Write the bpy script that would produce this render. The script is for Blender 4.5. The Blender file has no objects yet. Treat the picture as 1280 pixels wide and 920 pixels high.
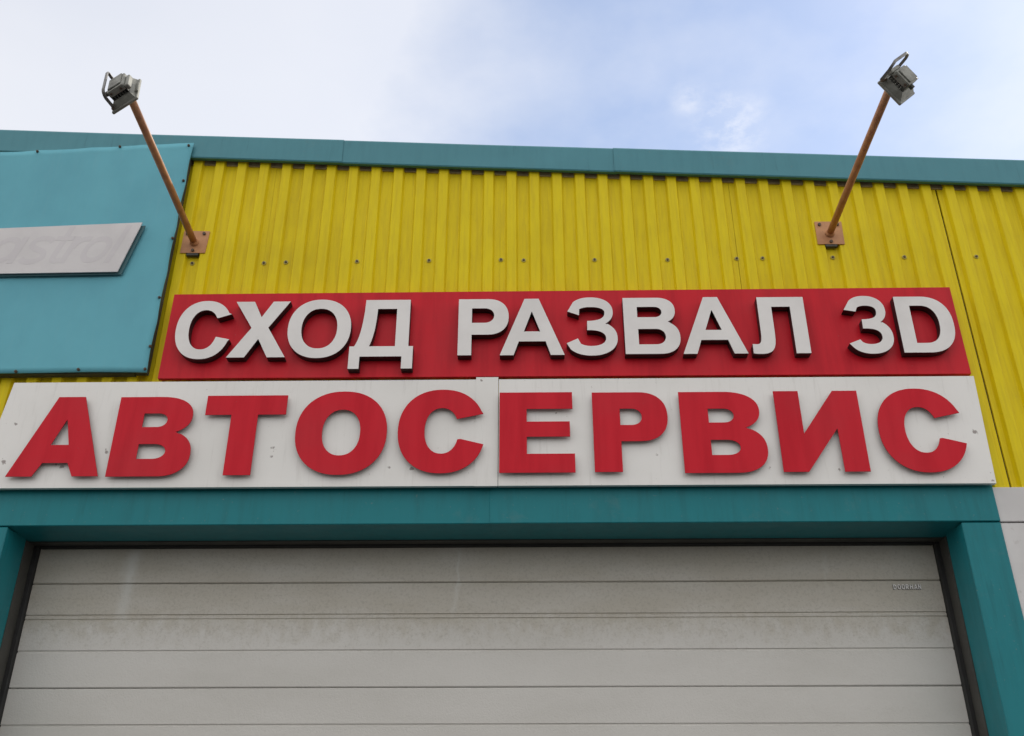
import bpy, bmesh, math, random
from mathutils import Vector, Matrix, noise
from mathutils.geometry import tessellate_polygon

random.seed(7)
S = bpy.context.scene
COL = S.collection
rad = math.radians

# ------------------------------------------------------------------ camera
PITCH, YAW, ROLL = rad(28.291), rad(-0.833), rad(0.0)
CAM = Vector((0.0, -4.0, 1.6))
FPX = 1250.0                                   # focal length in pixels of the 1280 wide photo
fwd = Vector((math.sin(YAW) * math.cos(PITCH), math.cos(YAW) * math.cos(PITCH), math.sin(PITCH)))
rgt = Vector((math.cos(YAW), -math.sin(YAW), 0))
upv = rgt.cross(fwd)
cam_data = bpy.data.cameras.new("camera")
cam_data.sensor_width = 36.0
cam_data.lens = 36.0 * FPX / 1280.0
cam_data.clip_start = 0.05
cam_data.clip_end = 2000.0
cam = bpy.data.objects.new("camera", cam_data)
COL.objects.link(cam)
cam.matrix_world = Matrix(((rgt.x, upv.x, -fwd.x, CAM.x), (rgt.y, upv.y, -fwd.y, CAM.y),
                           (rgt.z, upv.z, -fwd.z, CAM.z), (0, 0, 0, 1)))
S.camera = cam


def at(px, py, y):
    """photo pixel -> point on the vertical plane at distance y"""
    d = rgt * ((px - 640) / FPX) + upv * (-(py - 460) / FPX) + fwd
    return CAM + d * ((y - CAM.y) / d.y)


# ------------------------------------------------------------------ world, sun, exposure
SUN_EL, SUN_AZ = rad(46), rad(48)              # behind the building, to the right
sun_dir = Vector((math.sin(SUN_AZ) * math.cos(SUN_EL), math.cos(SUN_AZ) * math.cos(SUN_EL), math.sin(SUN_EL)))
world = bpy.data.worlds.new("World")
S.world = world
world.use_nodes = True
wt = world.node_tree
for n in list(wt.nodes):
    wt.nodes.remove(n)


def wn(kind, **kw):
    n = wt.nodes.new(kind)
    for k, v in kw.items():
        setattr(n, k, v)
    return n


def wmath(op, a, b=None, clamp=False):
    n = wn('ShaderNodeMath', operation=op, use_clamp=clamp)
    for i, v in enumerate((a, b)):
        if v is None:
            continue
        if isinstance(v, (int, float)):
            n.inputs[i].default_value = v
        else:
            wt.links.new(v, n.inputs[i])
    return n.outputs[0]


SKY_STRENGTH = 0.15
w_out = wn('ShaderNodeOutputWorld')
w_bg = wn('ShaderNodeBackground')
w_bg.inputs['Strength'].default_value = SKY_STRENGTH
sky = wn('ShaderNodeTexSky', sky_type='NISHITA')
sky.sun_disc = False
sky.sun_elevation = SUN_EL
sky.sun_rotation = SUN_AZ
sky.air_density = 1.0
sky.dust_density = 0.25
sky.ozone_density = 2.0
tc = wn('ShaderNodeTexCoord')
sep = wn('ShaderNodeSeparateXYZ')
wt.links.new(tc.outputs['Generated'], sep.inputs[0])
zz = wmath('ADD', wmath('MAXIMUM', sep.outputs[2], 0.0), 0.12)
comb = wn('ShaderNodeCombineXYZ')
wt.links.new(wmath('DIVIDE', sep.outputs[0], zz), comb.inputs[0])
wt.links.new(wmath('DIVIDE', sep.outputs[1], zz), comb.inputs[1])


def wnoise(scale, detail, rough, off):
    m = wn('ShaderNodeMapping')
    m.inputs['Location'].default_value = off
    wt.links.new(comb.outputs[0], m.inputs[0])
    n = wn('ShaderNodeTexNoise')
    n.inputs['Scale'].default_value = scale
    n.inputs['Detail'].default_value = detail
    n.inputs['Roughness'].default_value = rough
    wt.links.new(m.outputs[0], n.inputs[0])
    return n.outputs['Fac']


def wblob(direction, r0, r1):
    """soft patch of cloud round a direction of the sky"""
    d = wn('ShaderNodeVectorMath', operation='DISTANCE')
    wt.links.new(tc.outputs['Generated'], d.inputs[0])
    d.inputs[1].default_value = direction
    mr = wn('ShaderNodeMapRange', interpolation_type='SMOOTHSTEP')
    wt.links.new(d.outputs['Value'], mr.inputs[0])
    mr.inputs[1].default_value = r0
    mr.inputs[2].default_value = r1
    mr.inputs[3].default_value = 1.0
    mr.inputs[4].default_value = 0.0
    return mr.outputs[0]


def sdir(px, py):
    return (rgt * ((px - 640) / FPX) + upv * (-(py - 460) / FPX) + fwd).normalized()


big = wnoise(0.9, 5, 0.5, (3.1, 1.7, 0.0))
mid = wnoise(2.2, 6, 0.55, (7.7, 2.2, 1.0))
fine = wnoise(13.0, 8, 0.66, (0.4, 5.3, 2.0))
# thin break in the overcast, with ragged edges and cloud wisps in it
edge = wmath('MULTIPLY', wmath('SUBTRACT', mid, 0.5), 1.5)
hole = wmath('ADD', wblob(sdir(900, 110), 0.08, 0.66), edge)
hole = wmath('MULTIPLY', hole, wblob(sdir(940, 100), 0.30, 0.85), True)
haze_band = wmath('MULTIPLY', wmath('SUBTRACT', wnoise(3.4, 7, 0.58, (1.3, 8.2, 4.0)), 0.46), 1.1, True)
thin = wblob(sdir(640, 60), 0.35, 1.0)
wisp = wmath('MULTIPLY', wblob(sdir(912, 160), 0.0, 0.052),
             wmath('MULTIPLY', wmath('SUBTRACT', fine, 0.45), 3.4, True))
wisp2 = wmath('MULTIPLY', wblob(sdir(862, 124), 0.0, 0.026),
              wmath('MULTIPLY', wmath('SUBTRACT', fine, 0.42), 2.2, True))
wispy = wmath('ADD', wmath('MULTIPLY', wmath('MAXIMUM', wisp, wisp2), 0.6), wmath('MULTIPLY', wmath('MULTIPLY', haze_band, hole), 0.28))
cover = wmath('SUBTRACT', wmath('SUBTRACT', 1.02, wmath('MULTIPLY', wmath('SUBTRACT', big, 0.40), 0.5, True)),
              wmath('MAXIMUM', wmath('MULTIPLY', hole, 0.80), wmath('MULTIPLY', thin, 0.38)))
cover = wmath('ADD', cover, wispy, True)
wmix = wn('ShaderNodeMix', data_type='RGBA')
CLOUD = (6.55, 6.4, 6.25)
wt.links.new(cover, wmix.inputs[0])
wt.links.new(sky.outputs[0], wmix.inputs[6])
wmix.inputs[7].default_value = (*CLOUD, 1)
wt.links.new(wmix.outputs[2], w_bg.inputs['Color'])
wt.links.new(w_bg.outputs[0], w_out.inputs[0])

sun_data = bpy.data.lights.new("sun", 'SUN')
sun_data.energy = 2.6
sun_data.angle = rad(0.6)
sun_data.color = (1.0, 0.93, 0.82)
sun = bpy.data.objects.new("sun", sun_data)
COL.objects.link(sun)
sun.rotation_euler = sun_dir.to_track_quat('Z', 'Y').to_euler()
sun.location = (6, 6, 12)

S.view_settings.view_transform = 'Standard'
S.view_settings.look = 'None'
S.view_settings.exposure = 0.25
S.view_settings.gamma = 1.0
S.view_settings.use_curve_mapping = False


# ------------------------------------------------------------------ materials
class NT:
    def __init__(self, name):
        self.m = bpy.data.materials.new(name)
        self.m.use_nodes = True
        self.t = self.m.node_tree
        self.b = self.t.nodes['Principled BSDF']
        self.tc = self.t.nodes.new('ShaderNodeTexCoord')
        self.pos = self.tc.outputs['Object']

    def new(self, kind, **kw):
        n = self.t.nodes.new(kind)
        for k, v in kw.items():
            setattr(n, k, v)
        return n

    def put(self, sock, v):
        if isinstance(v, bpy.types.NodeSocket):
            self.t.links.new(v, sock)
        else:
            sock.default_value = v

    def math(self, op, a, b=0.0, clamp=False):
        n = self.new('ShaderNodeMath', operation=op, use_clamp=clamp)
        self.put(n.inputs[0], a)
        self.put(n.inputs[1], b)
        return n.outputs[0]

    def noise(self, scale, detail=4, rough=0.55, stretch=(1, 1, 1), off=(0, 0, 0)):
        mp = self.new('ShaderNodeMapping')
        mp.inputs['Scale'].default_value = stretch
        mp.inputs['Location'].default_value = off
        self.t.links.new(self.pos, mp.inputs[0])
        n = self.new('ShaderNodeTexNoise')
        n.inputs['Scale'].default_value = scale
        n.inputs['Detail'].default_value = detail
        n.inputs['Roughness'].default_value = rough
        self.t.links.new(mp.outputs[0], n.inputs[0])
        return n.outputs['Fac']

    def ramp(self, v, lo, hi, a=0.0, b=1.0):
        n = self.new('ShaderNodeMapRange', interpolation_type='SMOOTHSTEP')
        self.put(n.inputs[0], v)
        for i, x in enumerate((lo, hi, a, b)):
            n.inputs[i + 1].default_value = x
        return n.outputs[0]

    def mix(self, fac, a, b):
        n = self.new('ShaderNodeMix', data_type='RGBA')
        self.put(n.inputs[0], fac)
        for s, v in ((n.inputs[6], a), (n.inputs[7], b)):
            self.put(s, v if isinstance(v, bpy.types.NodeSocket) else (*v, 1))
        return n.outputs[2]

    def axis(self, i):
        if not hasattr(self, 'sx'):
            self.sx = self.new('ShaderNodeSeparateXYZ')
            self.t.links.new(self.pos, self.sx.inputs[0])
        return self.sx.outputs[i]

    def bump(self, h, strength=0.2, dist=0.004):
        n = self.new('ShaderNodeBump')
        n.inputs['Strength'].default_value = strength
        n.inputs['Distance'].default_value = dist
        self.t.links.new(h, n.inputs['Height'])
        self.t.links.new(n.outputs[0], self.b.inputs['Normal'])

    def done(self, col, rough=0.5, metal=0.0, spec=0.5):
        self.put(self.b.inputs['Base Color'], col if isinstance(col, bpy.types.NodeSocket) else (*col, 1))
        self.put(self.b.inputs['Roughness'], rough)
        self.b.inputs['Metallic'].default_value = metal
        self.b.inputs['Specular IOR Level'].default_value = spec
        return self.m


def mat_yellow():
    n = NT('yellow_sheet_paint')
    streak = n.noise(9, 5, 0.6, (6, 6, 0.5))
    blot = n.noise(2.2, 4, 0.6)
    fine_ = n.noise(60, 3, 0.6)
    c = n.mix(n.ramp(streak, 0.35, 0.75), (0.80, 0.635, 0.006), (0.69, 0.53, 0.010))
    c = n.mix(n.ramp(blot, 0.45, 0.75, 0, 0.35), c, (0.58, 0.44, 0.02))
    c = n.mix(n.ramp(fine_, 0.62, 0.8, 0, 0.25), c, (0.42, 0.34, 0.06))
    n.bump(n.noise(3.5, 3, 0.5), 0.25, 0.01)
    return n.done(c, n.ramp(blot, 0.3, 0.7, 0.45, 0.6), 0, 0.2)


def mat_teal(name, base, dark, rough=(0.34, 0.5)):
    n = NT(name)
    streak = n.noise(5, 5, 0.6, (5, 5, 0.6))
    blot = n.noise(1.7, 5, 0.6)
    c = n.mix(n.ramp(streak, 0.4, 0.8, 0, 0.6), base, dark)
    c = n.mix(n.ramp(blot, 0.5, 0.8, 0, 0.3), c, tuple(x * 1.25 + 0.01 for x in base))
    c = n.mix(n.ramp(n.noise(70, 3, 0.6), 0.66, 0.76, 0, 0.35), c, (0.2, 0.24, 0.22))
    c = n.mix(n.ramp(n.noise(22, 6, 0.7, (1.6, 1.6, 0.12)), 0.58, 0.74, 0, 0.30), c, tuple(x * 0.5 for x in dark))
    c = n.mix(n.ramp(n.noise(6, 6, 0.7), 0.58, 0.72, 0, 0.16), c, (0.16, 0.22, 0.21))
    n.bump(n.noise(2.5, 3, 0.5), 0.5, 0.02)
    return n.done(c, n.ramp(blot, 0.3, 0.7, *rough), 0, 0.22)


def mat_white_board():
    n = NT('white_composite_board')
    c = n.mix(n.ramp(n.noise(1.6, 5, 0.6), 0.35, 0.75), (0.84, 0.83, 0.81), (0.77, 0.76, 0.735))
    c = n.mix(n.ramp(n.noise(14, 5, 0.65, (4, 4, 0.35)), 0.52, 0.82, 0, 0.4), c, (0.56, 0.54, 0.51))
    c = n.mix(n.ramp(n.noise(55, 3, 0.6), 0.70, 0.78, 0, 0.5), c, (0.42, 0.38, 0.34))
    # scuffs and chips of the print, each at its own spot on the board
    geo = n.new('ShaderNodeNewGeometry').outputs['Position']
    warp = n.new('ShaderNodeTexNoise')
    warp.inputs['Scale'].default_value = 75
    warp.inputs['Detail'].default_value = 4
    n.t.links.new(geo, warp.inputs[0])
    for (px, py, r) in ((342, 560, .020), (339, 571, .012), (4, 577, .020), (133, 564, .016), (19, 530, .012),
                        (78, 583, .022), (70, 581, .012), (695, 516, .009), (962, 586, .013), (1050, 587, .013),
                        (1219, 540, .016), (1237, 590, .015), (1240, 601, .012), (515, 586, .014), (822, 569, .012),
                        (486, 584, .013), (602, 476, .010), (1180, 596, .010)):
        p = at(px, py, -0.06)
        d = n.new('ShaderNodeVectorMath', operation='DISTANCE')
        n.t.links.new(geo, d.inputs[0])
        d.inputs[1].default_value = p
        v = n.math('ADD', d.outputs['Value'], n.math('MULTIPLY', warp.outputs['Fac'], r * 2.9))
        f = n.ramp(v, r * 1.5, r * 2.0, 0.75, 0.0)
        c = n.mix(f, c, (0.16, 0.12, 0.11))
    n.bump(n.noise(2.0, 3, 0.5), 0.15, 0.01)
    return n.done(c, 0.42)


def mat_red(name, a, b, streaky, rough):
    n = NT(name)
    streak = n.noise(4, 6, 0.62, (3.5, 3.5, 0.35))
    c = n.mix(n.ramp(streak, 0.4, 0.72, 0, streaky), a, b)
    c = n.mix(n.ramp(n.noise(2.3, 4, 0.6), 0.42, 0.75, 0, 0.4), c, tuple(0.75 * x + 0.02 for x in a))
    c = n.mix(n.ramp(n.noise(60, 3, 0.6), 0.68, 0.76, 0, 0.35), c, (0.3, 0.1, 0.1))
    n.bump(n.noise(3.0, 3, 0.5), 0.15, 0.01)
    return n.done(c, n.ramp(streak, 0.3, 0.7, *rough), 0, 0.2)


def mat_plain(name, a, b, scale=8, rough=0.5, metal=0.0, spots=None, bump=0.15):
    n = NT(name)
    c = n.mix(n.ramp(n.noise(scale, 5, 0.6), 0.35, 0.7), a, b)
    if spots:
        c = n.mix(n.ramp(n.noise(scale * 6, 4, 0.6), 0.6, 0.72, 0, 0.7), c, spots)
    if bump:
        n.bump(n.noise(scale * 3, 4, 0.6), bump, 0.003)
    return n.done(c, rough, metal)


def mat_banner():
    n = NT('blue_banner_cloth')
    wv = n.new('ShaderNodeTexWave', wave_type='BANDS', bands_direction='X')
    wv.inputs['Scale'].default_value = 70
    n.t.links.new(n.pos, wv.inputs[0])
    wz = n.new('ShaderNodeTexWave', wave_type='BANDS', bands_direction='Z')
    wz.inputs['Scale'].default_value = 70
    n.t.links.new(n.pos, wz.inputs[0])
    weave = n.math('ADD', wv.outputs['Fac'], wz.outputs['Fac'])
    c = n.mix(n.ramp(n.noise(3, 5, 0.6, (1, 1, 0.7)), 0.35, 0.7), (0.145, 0.47, 0.57), (0.125, 0.41, 0.51))
    c = n.mix(n.ramp(n.noise(16, 5, 0.6, (3, 3, 0.3)), 0.5, 0.8, 0, 0.2), c, (0.20, 0.46, 0.54))
    c = n.mix(n.math('MULTIPLY', weave, 0.10), c, (0.10, 0.33, 0.41))
    n.bump(weave, 0.25, 0.002)
    return n.done(c, 0.6, 0, 0.3)


def mat_door():
    n = NT('grey_door_steel')
    z = n.axis(2)
    x = n.axis(0)
    c = n.mix(n.ramp(n.noise(2.0, 5, 0.6, (0.5, 1, 1.5)), 0.35, 0.75), (0.62, 0.605, 0.575), (0.555, 0.54, 0.505))
    # road dust: film on the upper sections, ragged lower edge over the third strip
    rag = n.noise(26, 6, 0.7, (1, 1, 0.7))
    edge = n.math('ADD', z, n.math('MULTIPLY', n.math('SUBTRACT', rag, 0.5), 0.30))
    film = n.math('MULTIPLY', n.ramp(edge, 2.56, 2.72), n.ramp(n.noise(3, 4, 0.6, (1, 1, 3)), 0.2, 0.7, 0.35, 0.65))
    c = n.mix(film, c, (0.42, 0.38, 0.30))
    speck = n.math('MULTIPLY', n.ramp(n.noise(95, 5, 0.75), 0.48, 0.66), n.ramp(edge, 2.50, 2.66, 0.05, 0.34))
    c = n.mix(speck, c, (0.27, 0.25, 0.21))
    # pale runs where water has come down
    for (px, y0, y1, w, amt) in ((160, 690, 775, 0.055, 0.55), (166, 690, 735, 0.03, 0.5), (570, 688, 745, 0.012, 0.5),
                                 (566, 740, 770, 0.02, 0.3), (1032, 690, 735, 0.015, 0.2)):
        p = at(px, (y0 + y1) / 2, 0.26)
        za, zb = at(px, y1, 0.26).z, at(px, y0, 0.26).z
        dx = n.math('ABSOLUTE', n.math('ADD', n.math('SUBTRACT', x, p.x),
                                       n.math('MULTIPLY', n.math('SUBTRACT', n.noise(9, 3, 0.6), 0.5), 0.10)))
        f = n.math('MULTIPLY', n.ramp(dx, 0.0, w, amt, 0.0), n.math('MULTIPLY', n.ramp(z, za - 0.05, za + 0.05), n.ramp(z, zb - 0.02, zb + 0.03, 1, 0)))
        c = n.mix(f, c, (0.62, 0.62, 0.59))
    n.bump(n.noise(130, 3, 0.65), 0.45, 0.003)
    return n.done(c, 0.5)


def mat_asphalt():
    n = NT('asphalt')
    c = n.mix(n.ramp(n.noise(0.5, 6, 0.6), 0.35, 0.7), (0.045, 0.045, 0.045), (0.062, 0.06, 0.057))
    c = n.mix(n.ramp(n.noise(80, 3, 0.6), 0.5, 0.7, 0, 0.5), c, (0.11, 0.105, 0.1))
    n.bump(n.noise(90, 4, 0.6), 0.5, 0.006)
    return n.done(c, 0.9)


YEL = mat_yellow()
TEAL = mat_teal('teal_trim_paint', (0.012, 0.20, 0.232), (0.012, 0.145, 0.17))
TEAL_LIT = mat_teal('teal_trim_paint_lit', (0.085, 0.27, 0.325), (0.07, 0.23, 0.28), (0.3, 0.42))  # same paint as the trim, with gloss and haze brightness put into the colour
WHITE = mat_white_board()
RED_P = mat_red('red_panel_film', (0.62, 0.010, 0.024), (0.47, 0.008, 0.020), 0.7, (0.34, 0.5))
RED_L = mat_red('red_letter_film', (0.61, 0.008, 0.024), (0.50, 0.007, 0.020), 0.7, (0.42, 0.6))
LET_W = mat_plain('white_letter_face', (0.80, 0.78, 0.77), (0.72, 0.70, 0.69), 5, 0.4)
LET_SIDE = mat_plain('dark_letter_side', (0.012, 0.012, 0.013), (0.02, 0.02, 0.02), 10, 0.45)
LET_RS = mat_plain('red_letter_side', (0.25, 0.012, 0.02), (0.18, 0.01, 0.016), 10, 0.5)
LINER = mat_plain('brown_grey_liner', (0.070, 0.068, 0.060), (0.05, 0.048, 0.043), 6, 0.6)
DARK = mat_plain('black_rubber', (0.012, 0.012, 0.012), (0.02, 0.02, 0.02), 10, 0.7)
SHADE = mat_plain('dark_steel_liner', (0.05, 0.055, 0.05), (0.08, 0.08, 0.07), 10, 0.7)
BANNER = mat_banner()
PLATE = mat_plain('pale_print', (0.68, 0.66, 0.67), (0.63, 0.61, 0.62), 6, 0.5)
PLATE_T = mat_plain('faded_print', (0.64, 0.615, 0.635), (0.60, 0.575, 0.595), 6, 0.5)
ORANGE = mat_plain('orange_primer', (0.50, 0.245, 0.125), (0.34, 0.145, 0.075), 14, 0.55, 0, (0.16, 0.07, 0.04))
ORANGE_P = mat_plain('orange_plate_primer', (0.58, 0.29, 0.13), (0.48, 0.22, 0.10), 14, 0.55, 0, (0.3, 0.15, 0.08))
ALU = mat_plain('grey_cast_aluminium', (0.27, 0.275, 0.25), (0.15, 0.15, 0.135), 24, 0.5, 0.25, (0.07, 0.065, 0.055))
ALU_D = mat_plain('dark_cast_aluminium', (0.10, 0.105, 0.10), (0.06, 0.06, 0.06), 18, 0.55, 0.3)
STEEL = mat_plain('zinc_steel', (0.20, 0.20, 0.20), (0.11, 0.105, 0.10), 20, 0.45, 0.5)
BOLT = mat_plain('weathered_bolt', (0.12, 0.085, 0.06), (0.07, 0.055, 0.045), 20, 0.6, 0.3)
WASH = mat_plain('yellow_washer', (0.50, 0.44, 0.09), (0.40, 0.34, 0.10), 20, 0.5)
PLINTH = mat_plain('grey_white_plinth_steel', (0.66, 0.65, 0.65), (0.58, 0.57, 0.57), 4, 0.5, 0, (0.5, 0.49, 0.48))
DROP_SHADOW = mat_plain('dark_teal_drop_shadow', (0.05, 0.14, 0.165), (0.04, 0.12, 0.14), 6, 0.6)
DOORM = mat_door()
ROOFM = mat_plain('grey_roof_steel', (0.30, 0.31, 0.31), (0.24, 0.25, 0.25), 2, 0.5, 0.2)
ASPH = mat_asphalt()
GAP_SHADE = mat_plain('eaves_shade_brown', (0.42, 0.34, 0.20), (0.27, 0.21, 0.13), 25, 0.9)
g_ = NT('floodlight_glass')
g_.b.inputs['Transmission Weight'].default_value = 0.9
GLASS = g_.done((0.85, 0.9, 0.88), 0.12)


# ------------------------------------------------------------------ object helpers
def thing(name, label, cat, loc, group=None):
    o = bpy.data.objects.new(name, None)
    o.empty_display_size = 0.2
    COL.objects.link(o)
    o.location = loc
    o['label'] = label
    o['category'] = cat
    if group:
        o['group'] = group
    return o


def base(o):
    p = Vector((0, 0, 0))
    while o is not None:
        p += o.location
        o = o.parent
    return p


def obj(name, verts, faces, mats, parent=None, midx=None, label=None, kind=None, smooth=False):
    """world coordinates in; the mesh is stored relative to its parent"""
    off = base(parent)
    me = bpy.data.meshes.new(name)
    me.from_pydata([Vector(v) - off for v in verts], [], faces)
    for m in (mats if isinstance(mats, (list, tuple)) else [mats]):
        me.materials.append(m)
    if midx:
        for p, i in zip(me.polygons, midx):
            p.material_index = i
    if smooth:
        for p in me.polygons:
            p.use_smooth = True
    me.update()
    o = bpy.data.objects.new(name, me)
    COL.objects.link(o)
    if parent:
        o.parent = parent
    if label:
        o['label'] = label
    if kind:
        o['kind'] = kind
    return o


class MB:
    """collects shapes into one mesh"""

    def __init__(self):
        self.v, self.f, self.m = [], [], []

    def add(self, v, f, m=0):
        k = len(self.v)
        self.v += [Vector(q) for q in v]
        self.f += [tuple(i + k for i in q) for q in f]
        self.m += [m] * len(f)
        return self

    def box(self, x0, x1, y0, y1, z0, z1, m=0, T=None):
        v = [Vector((x, y, z)) for x in (x0, x1) for y in (y0, y1) for z in (z0, z1)]
        if T:
            v = [T(q) for q in v]
        return self.add(v, [(0, 1, 3, 2), (4, 6, 7, 5), (0, 4, 5, 1), (2, 3, 7, 6), (0, 2, 6, 4), (1, 5, 7, 3)], m)

    def bbox(self, x0, x1, y0, y1, z0, z1, bev, m=0, T=None, seg=1):
        bm = bmesh.new()
        vs = [bm.verts.new((x, y, z)) for x in (x0, x1) for y in (y0, y1) for z in (z0, z1)]
        for q in ((0, 1, 3, 2), (4, 6, 7, 5), (0, 4, 5, 1), (2, 3, 7, 6), (0, 2, 6, 4), (1, 5, 7, 3)):
            bm.faces.new([vs[i] for i in q])
        bmesh.ops.bevel(bm, geom=bm.edges[:], offset=bev, segments=seg, affect='EDGES', profile=0.6)
        bm.verts.index_update()
        v = [q.co.copy() for q in bm.verts]
        if T:
            v = [T(q) for q in v]
        self.add(v, [tuple(q.index for q in f.verts) for f in bm.faces], m)
        bm.free()
        return self

    def prism(self, front, depth, m=0, ms=None):
        """polygon (list of points, seen from -y) pushed back by depth along y"""
        n = len(front)
        v = [Vector(p) for p in front] + [Vector(p) + Vector((0, depth, 0)) for p in front]
        self.add(v, [tuple(range(n))], m)
        self.add(v, [tuple(range(2 * n - 1, n - 1, -1))], m)
        self.add(v, [(i, i + n, (i + 1) % n + n, (i + 1) % n) for i in range(n)], m if ms is None else ms)
        return self

    def tube(self, pts, r, seg=12, m=0, cap=True):
        pts = [Vector(p) for p in pts]
        rings = []
        prev = None
        for i, p in enumerate(pts):
            t = (pts[min(i + 1, len(pts) - 1)] - pts[max(i - 1, 0)]).normalized()
            a = prev if prev else (Vector((0, 0, 1)) if abs(t.z) < 0.9 else Vector((1, 0, 0)))
            a = (a - t * a.dot(t)).normalized()
            b = t.cross(a)
            prev = a
            rr = r[i] if isinstance(r, (list, tuple)) else r
            rings.append([p + a * (rr * math.cos(2 * math.pi * k / seg)) + b * (rr * math.sin(2 * math.pi * k / seg)) for k in range(seg)])
        v = [q for ring in rings for q in ring]
        f = []
        for i in range(len(rings) - 1):
            for k in range(seg):
                k2 = (k + 1) % seg
                f.append((i * seg + k, i * seg + k2, (i + 1) * seg + k2, (i + 1) * seg + k))
        if cap:
            f.append(tuple(range(seg - 1, -1, -1)))
            f.append(tuple((len(rings) - 1) * seg + k for k in range(seg)))
        return self.add(v, f, m)

    def make(self, name, mats, parent=None, **kw):
        return obj(name, self.v, self.f, mats, parent, self.m, **kw)


# ------------------------------------------------------------------ ground
gmb = MB()
gmb.add([(-400, -400, 0), (400, -400, 0), (400, 400, 0), (-400, 400, 0)], [(0, 1, 2, 3)])
gmb.make('ground', ASPH, kind='structure')

# ------------------------------------------------------------------ the building
ZL = 3.006                                     # underside of the door lintel
XL, XR = -2.175, 1.806                         # door opening
XOL, XOR = -2.335, 1.968                       # outer edges of the door columns
BX0, BX1, BD = -8.0, 7.5, 9.0                  # building extents


def roofz(x):
    a, b = at(0, 162, -0.03), at(1280, 200, -0.03)
    return a.z + (x - a.x) * (b.z - a.z) / (b.x - a.x)


def fasz(x):
    a, b = at(245, 197.5, -0.03), at(1280, 231, -0.03)
    return a.z + (x - a.x) * (b.z - a.z) / (b.x - a.x)


bld = thing('garage_building', 'yellow corrugated garage with teal trim and a wide grey sectional door', 'building', (0, 0, 0))

# corrugated sheets: ten ribs of 0.115 m each, a lap joint between neighbours
PITCH_R, DEPTH = 0.115, 0.022
x_joint0 = at(923.5, 322, 0).x
rib0 = at(639.5, 207, 0).x
joints = sorted([x_joint0 + 1.15 * k for k in (-7, -6, -5, -4, -3, -2, -1, 0)] + [at(1194, 322, 0).x + 1.15 * k for k in range(0, 5)])
ZB = 3.10                                      # lower edge of the sheets
for si, (xa, xb) in enumerate(zip(joints[:-1], joints[1:])):
    prof = [(xa, None)]
    k0 = math.floor((xa - rib0) / PITCH_R) - 1
    k1 = math.ceil((xb - rib0) / PITCH_R) + 1
    pts = []
    for k in range(k0, k1 + 1):
        c = rib0 + k * PITCH_R
        pts += [(c - 0.033, DEPTH), (c - 0.0305, DEPTH - 0.0012), (c - 0.0225, 0.0012), (c - 0.020, 0.0), (c + 0.020, 0.0), (c + 0.0225, 0.0012), (c + 0.0305, DEPTH - 0.0012), (c + 0.033, DEPTH)]

    def yy(x):
        for (x0, y0), (x1, y1) in zip(pts[:-1], pts[1:]):
            if x0 <= x <= x1:
                return y0 + (y1 - y0) * (x - x0) / max(1e-9, x1 - x0)
        return DEPTH
    gap = 0.004 if xb > 2 and xa < 2 else (0.0012 if 1 < xb < 1.1 else 0.0004)    # the joint on the right stands open
    gap0 = 0.004 if 2 < xa < 2.2 else (0.0012 if 1 < xa < 1.1 else 0.0004)
    line = [(xa + gap0, yy(xa))] + [p for p in pts if xa + 0.006 < p[0] < xb - 0.006] + [(xb - gap, yy(xb))]
    lift = -0.0012 if si % 2 == 0 else 0.0
    nz = 7
    v, f = [], []
    wob_ = random.random() * 50
    for j in range(nz):
        for (x, y) in line:
            z = ZB + (min(roofz(x), fasz(x) + 0.12) - ZB) * j / (nz - 1)
            w = 0.0011 * noise.noise((x * 0.9 + wob_, z * 0.9, 0.0))
            v.append((x + w * 0.7, y + lift + w, z))
    nl = len(line)
    for j in range(nz - 1):
        for i in range(nl - 1):
            f.append((j * nl + i, j * nl + i + 1, (j + 1) * nl + i + 1, (j + 1) * nl + i))
    # turned back edges give the sheet its thickness
    for i0, s in ((0, 1), (nl - 1, -1)):
        k = len(v)
        for j in range(nz):
            p = v[j * nl + i0]
            v.append((p[0], p[1] + 0.010, p[2]))
        for j in range(nz - 1):
            q = (j * nl + i0, (j + 1) * nl + i0, k + j + 1, k + j)
            f.append(q if s > 0 else q[::-1])
    sh = obj('corrugated_sheet', v, f, YEL, bld)
    sh['_x'] = (xa, xb)


def sheet_of(x):
    for o in bld.children:
        if o.name.startswith('corrugated_sheet') and o['_x'][0] <= x <= o['_x'][1]:
            return o
    return bld


def screw(px, py, y, parent, m_w=WASH):
    p = at(px, py, y)
    p.x = rib0 + (math.floor((p.x - rib0) / PITCH_R) + 0.5) * PITCH_R + random.uniform(-.006, .006)   # fixed through the valleys
    s = MB()
    s.tube([p + Vector((0, 0.004, 0)), p + Vector((0, -0.0025, 0))], 0.011, 12, 0)
    s.tube([p + Vector((0, -0.0025, 0)), p + Vector((0, -0.008, 0))], 0.0055, 6, 1)
    s.make('screw', [m_w, BOLT], parent)


for px, py in ((239.5, 329.5), (327.5, 329), (357, 328), (444.5, 327), (527.5, 326), (620.5, 325), (651.5, 325.5), (742.5, 325),
               (830, 325), (919, 323.5), (949.5, 323), (1040, 322), (1128.5, 321.5), (1218, 321)):
    screw(px, py, DEPTH - 0.002, sheet_of(at(px, py, DEPTH).x))
for o in bld.children:
    if '_x' in o:
        del o['_x']

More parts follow.
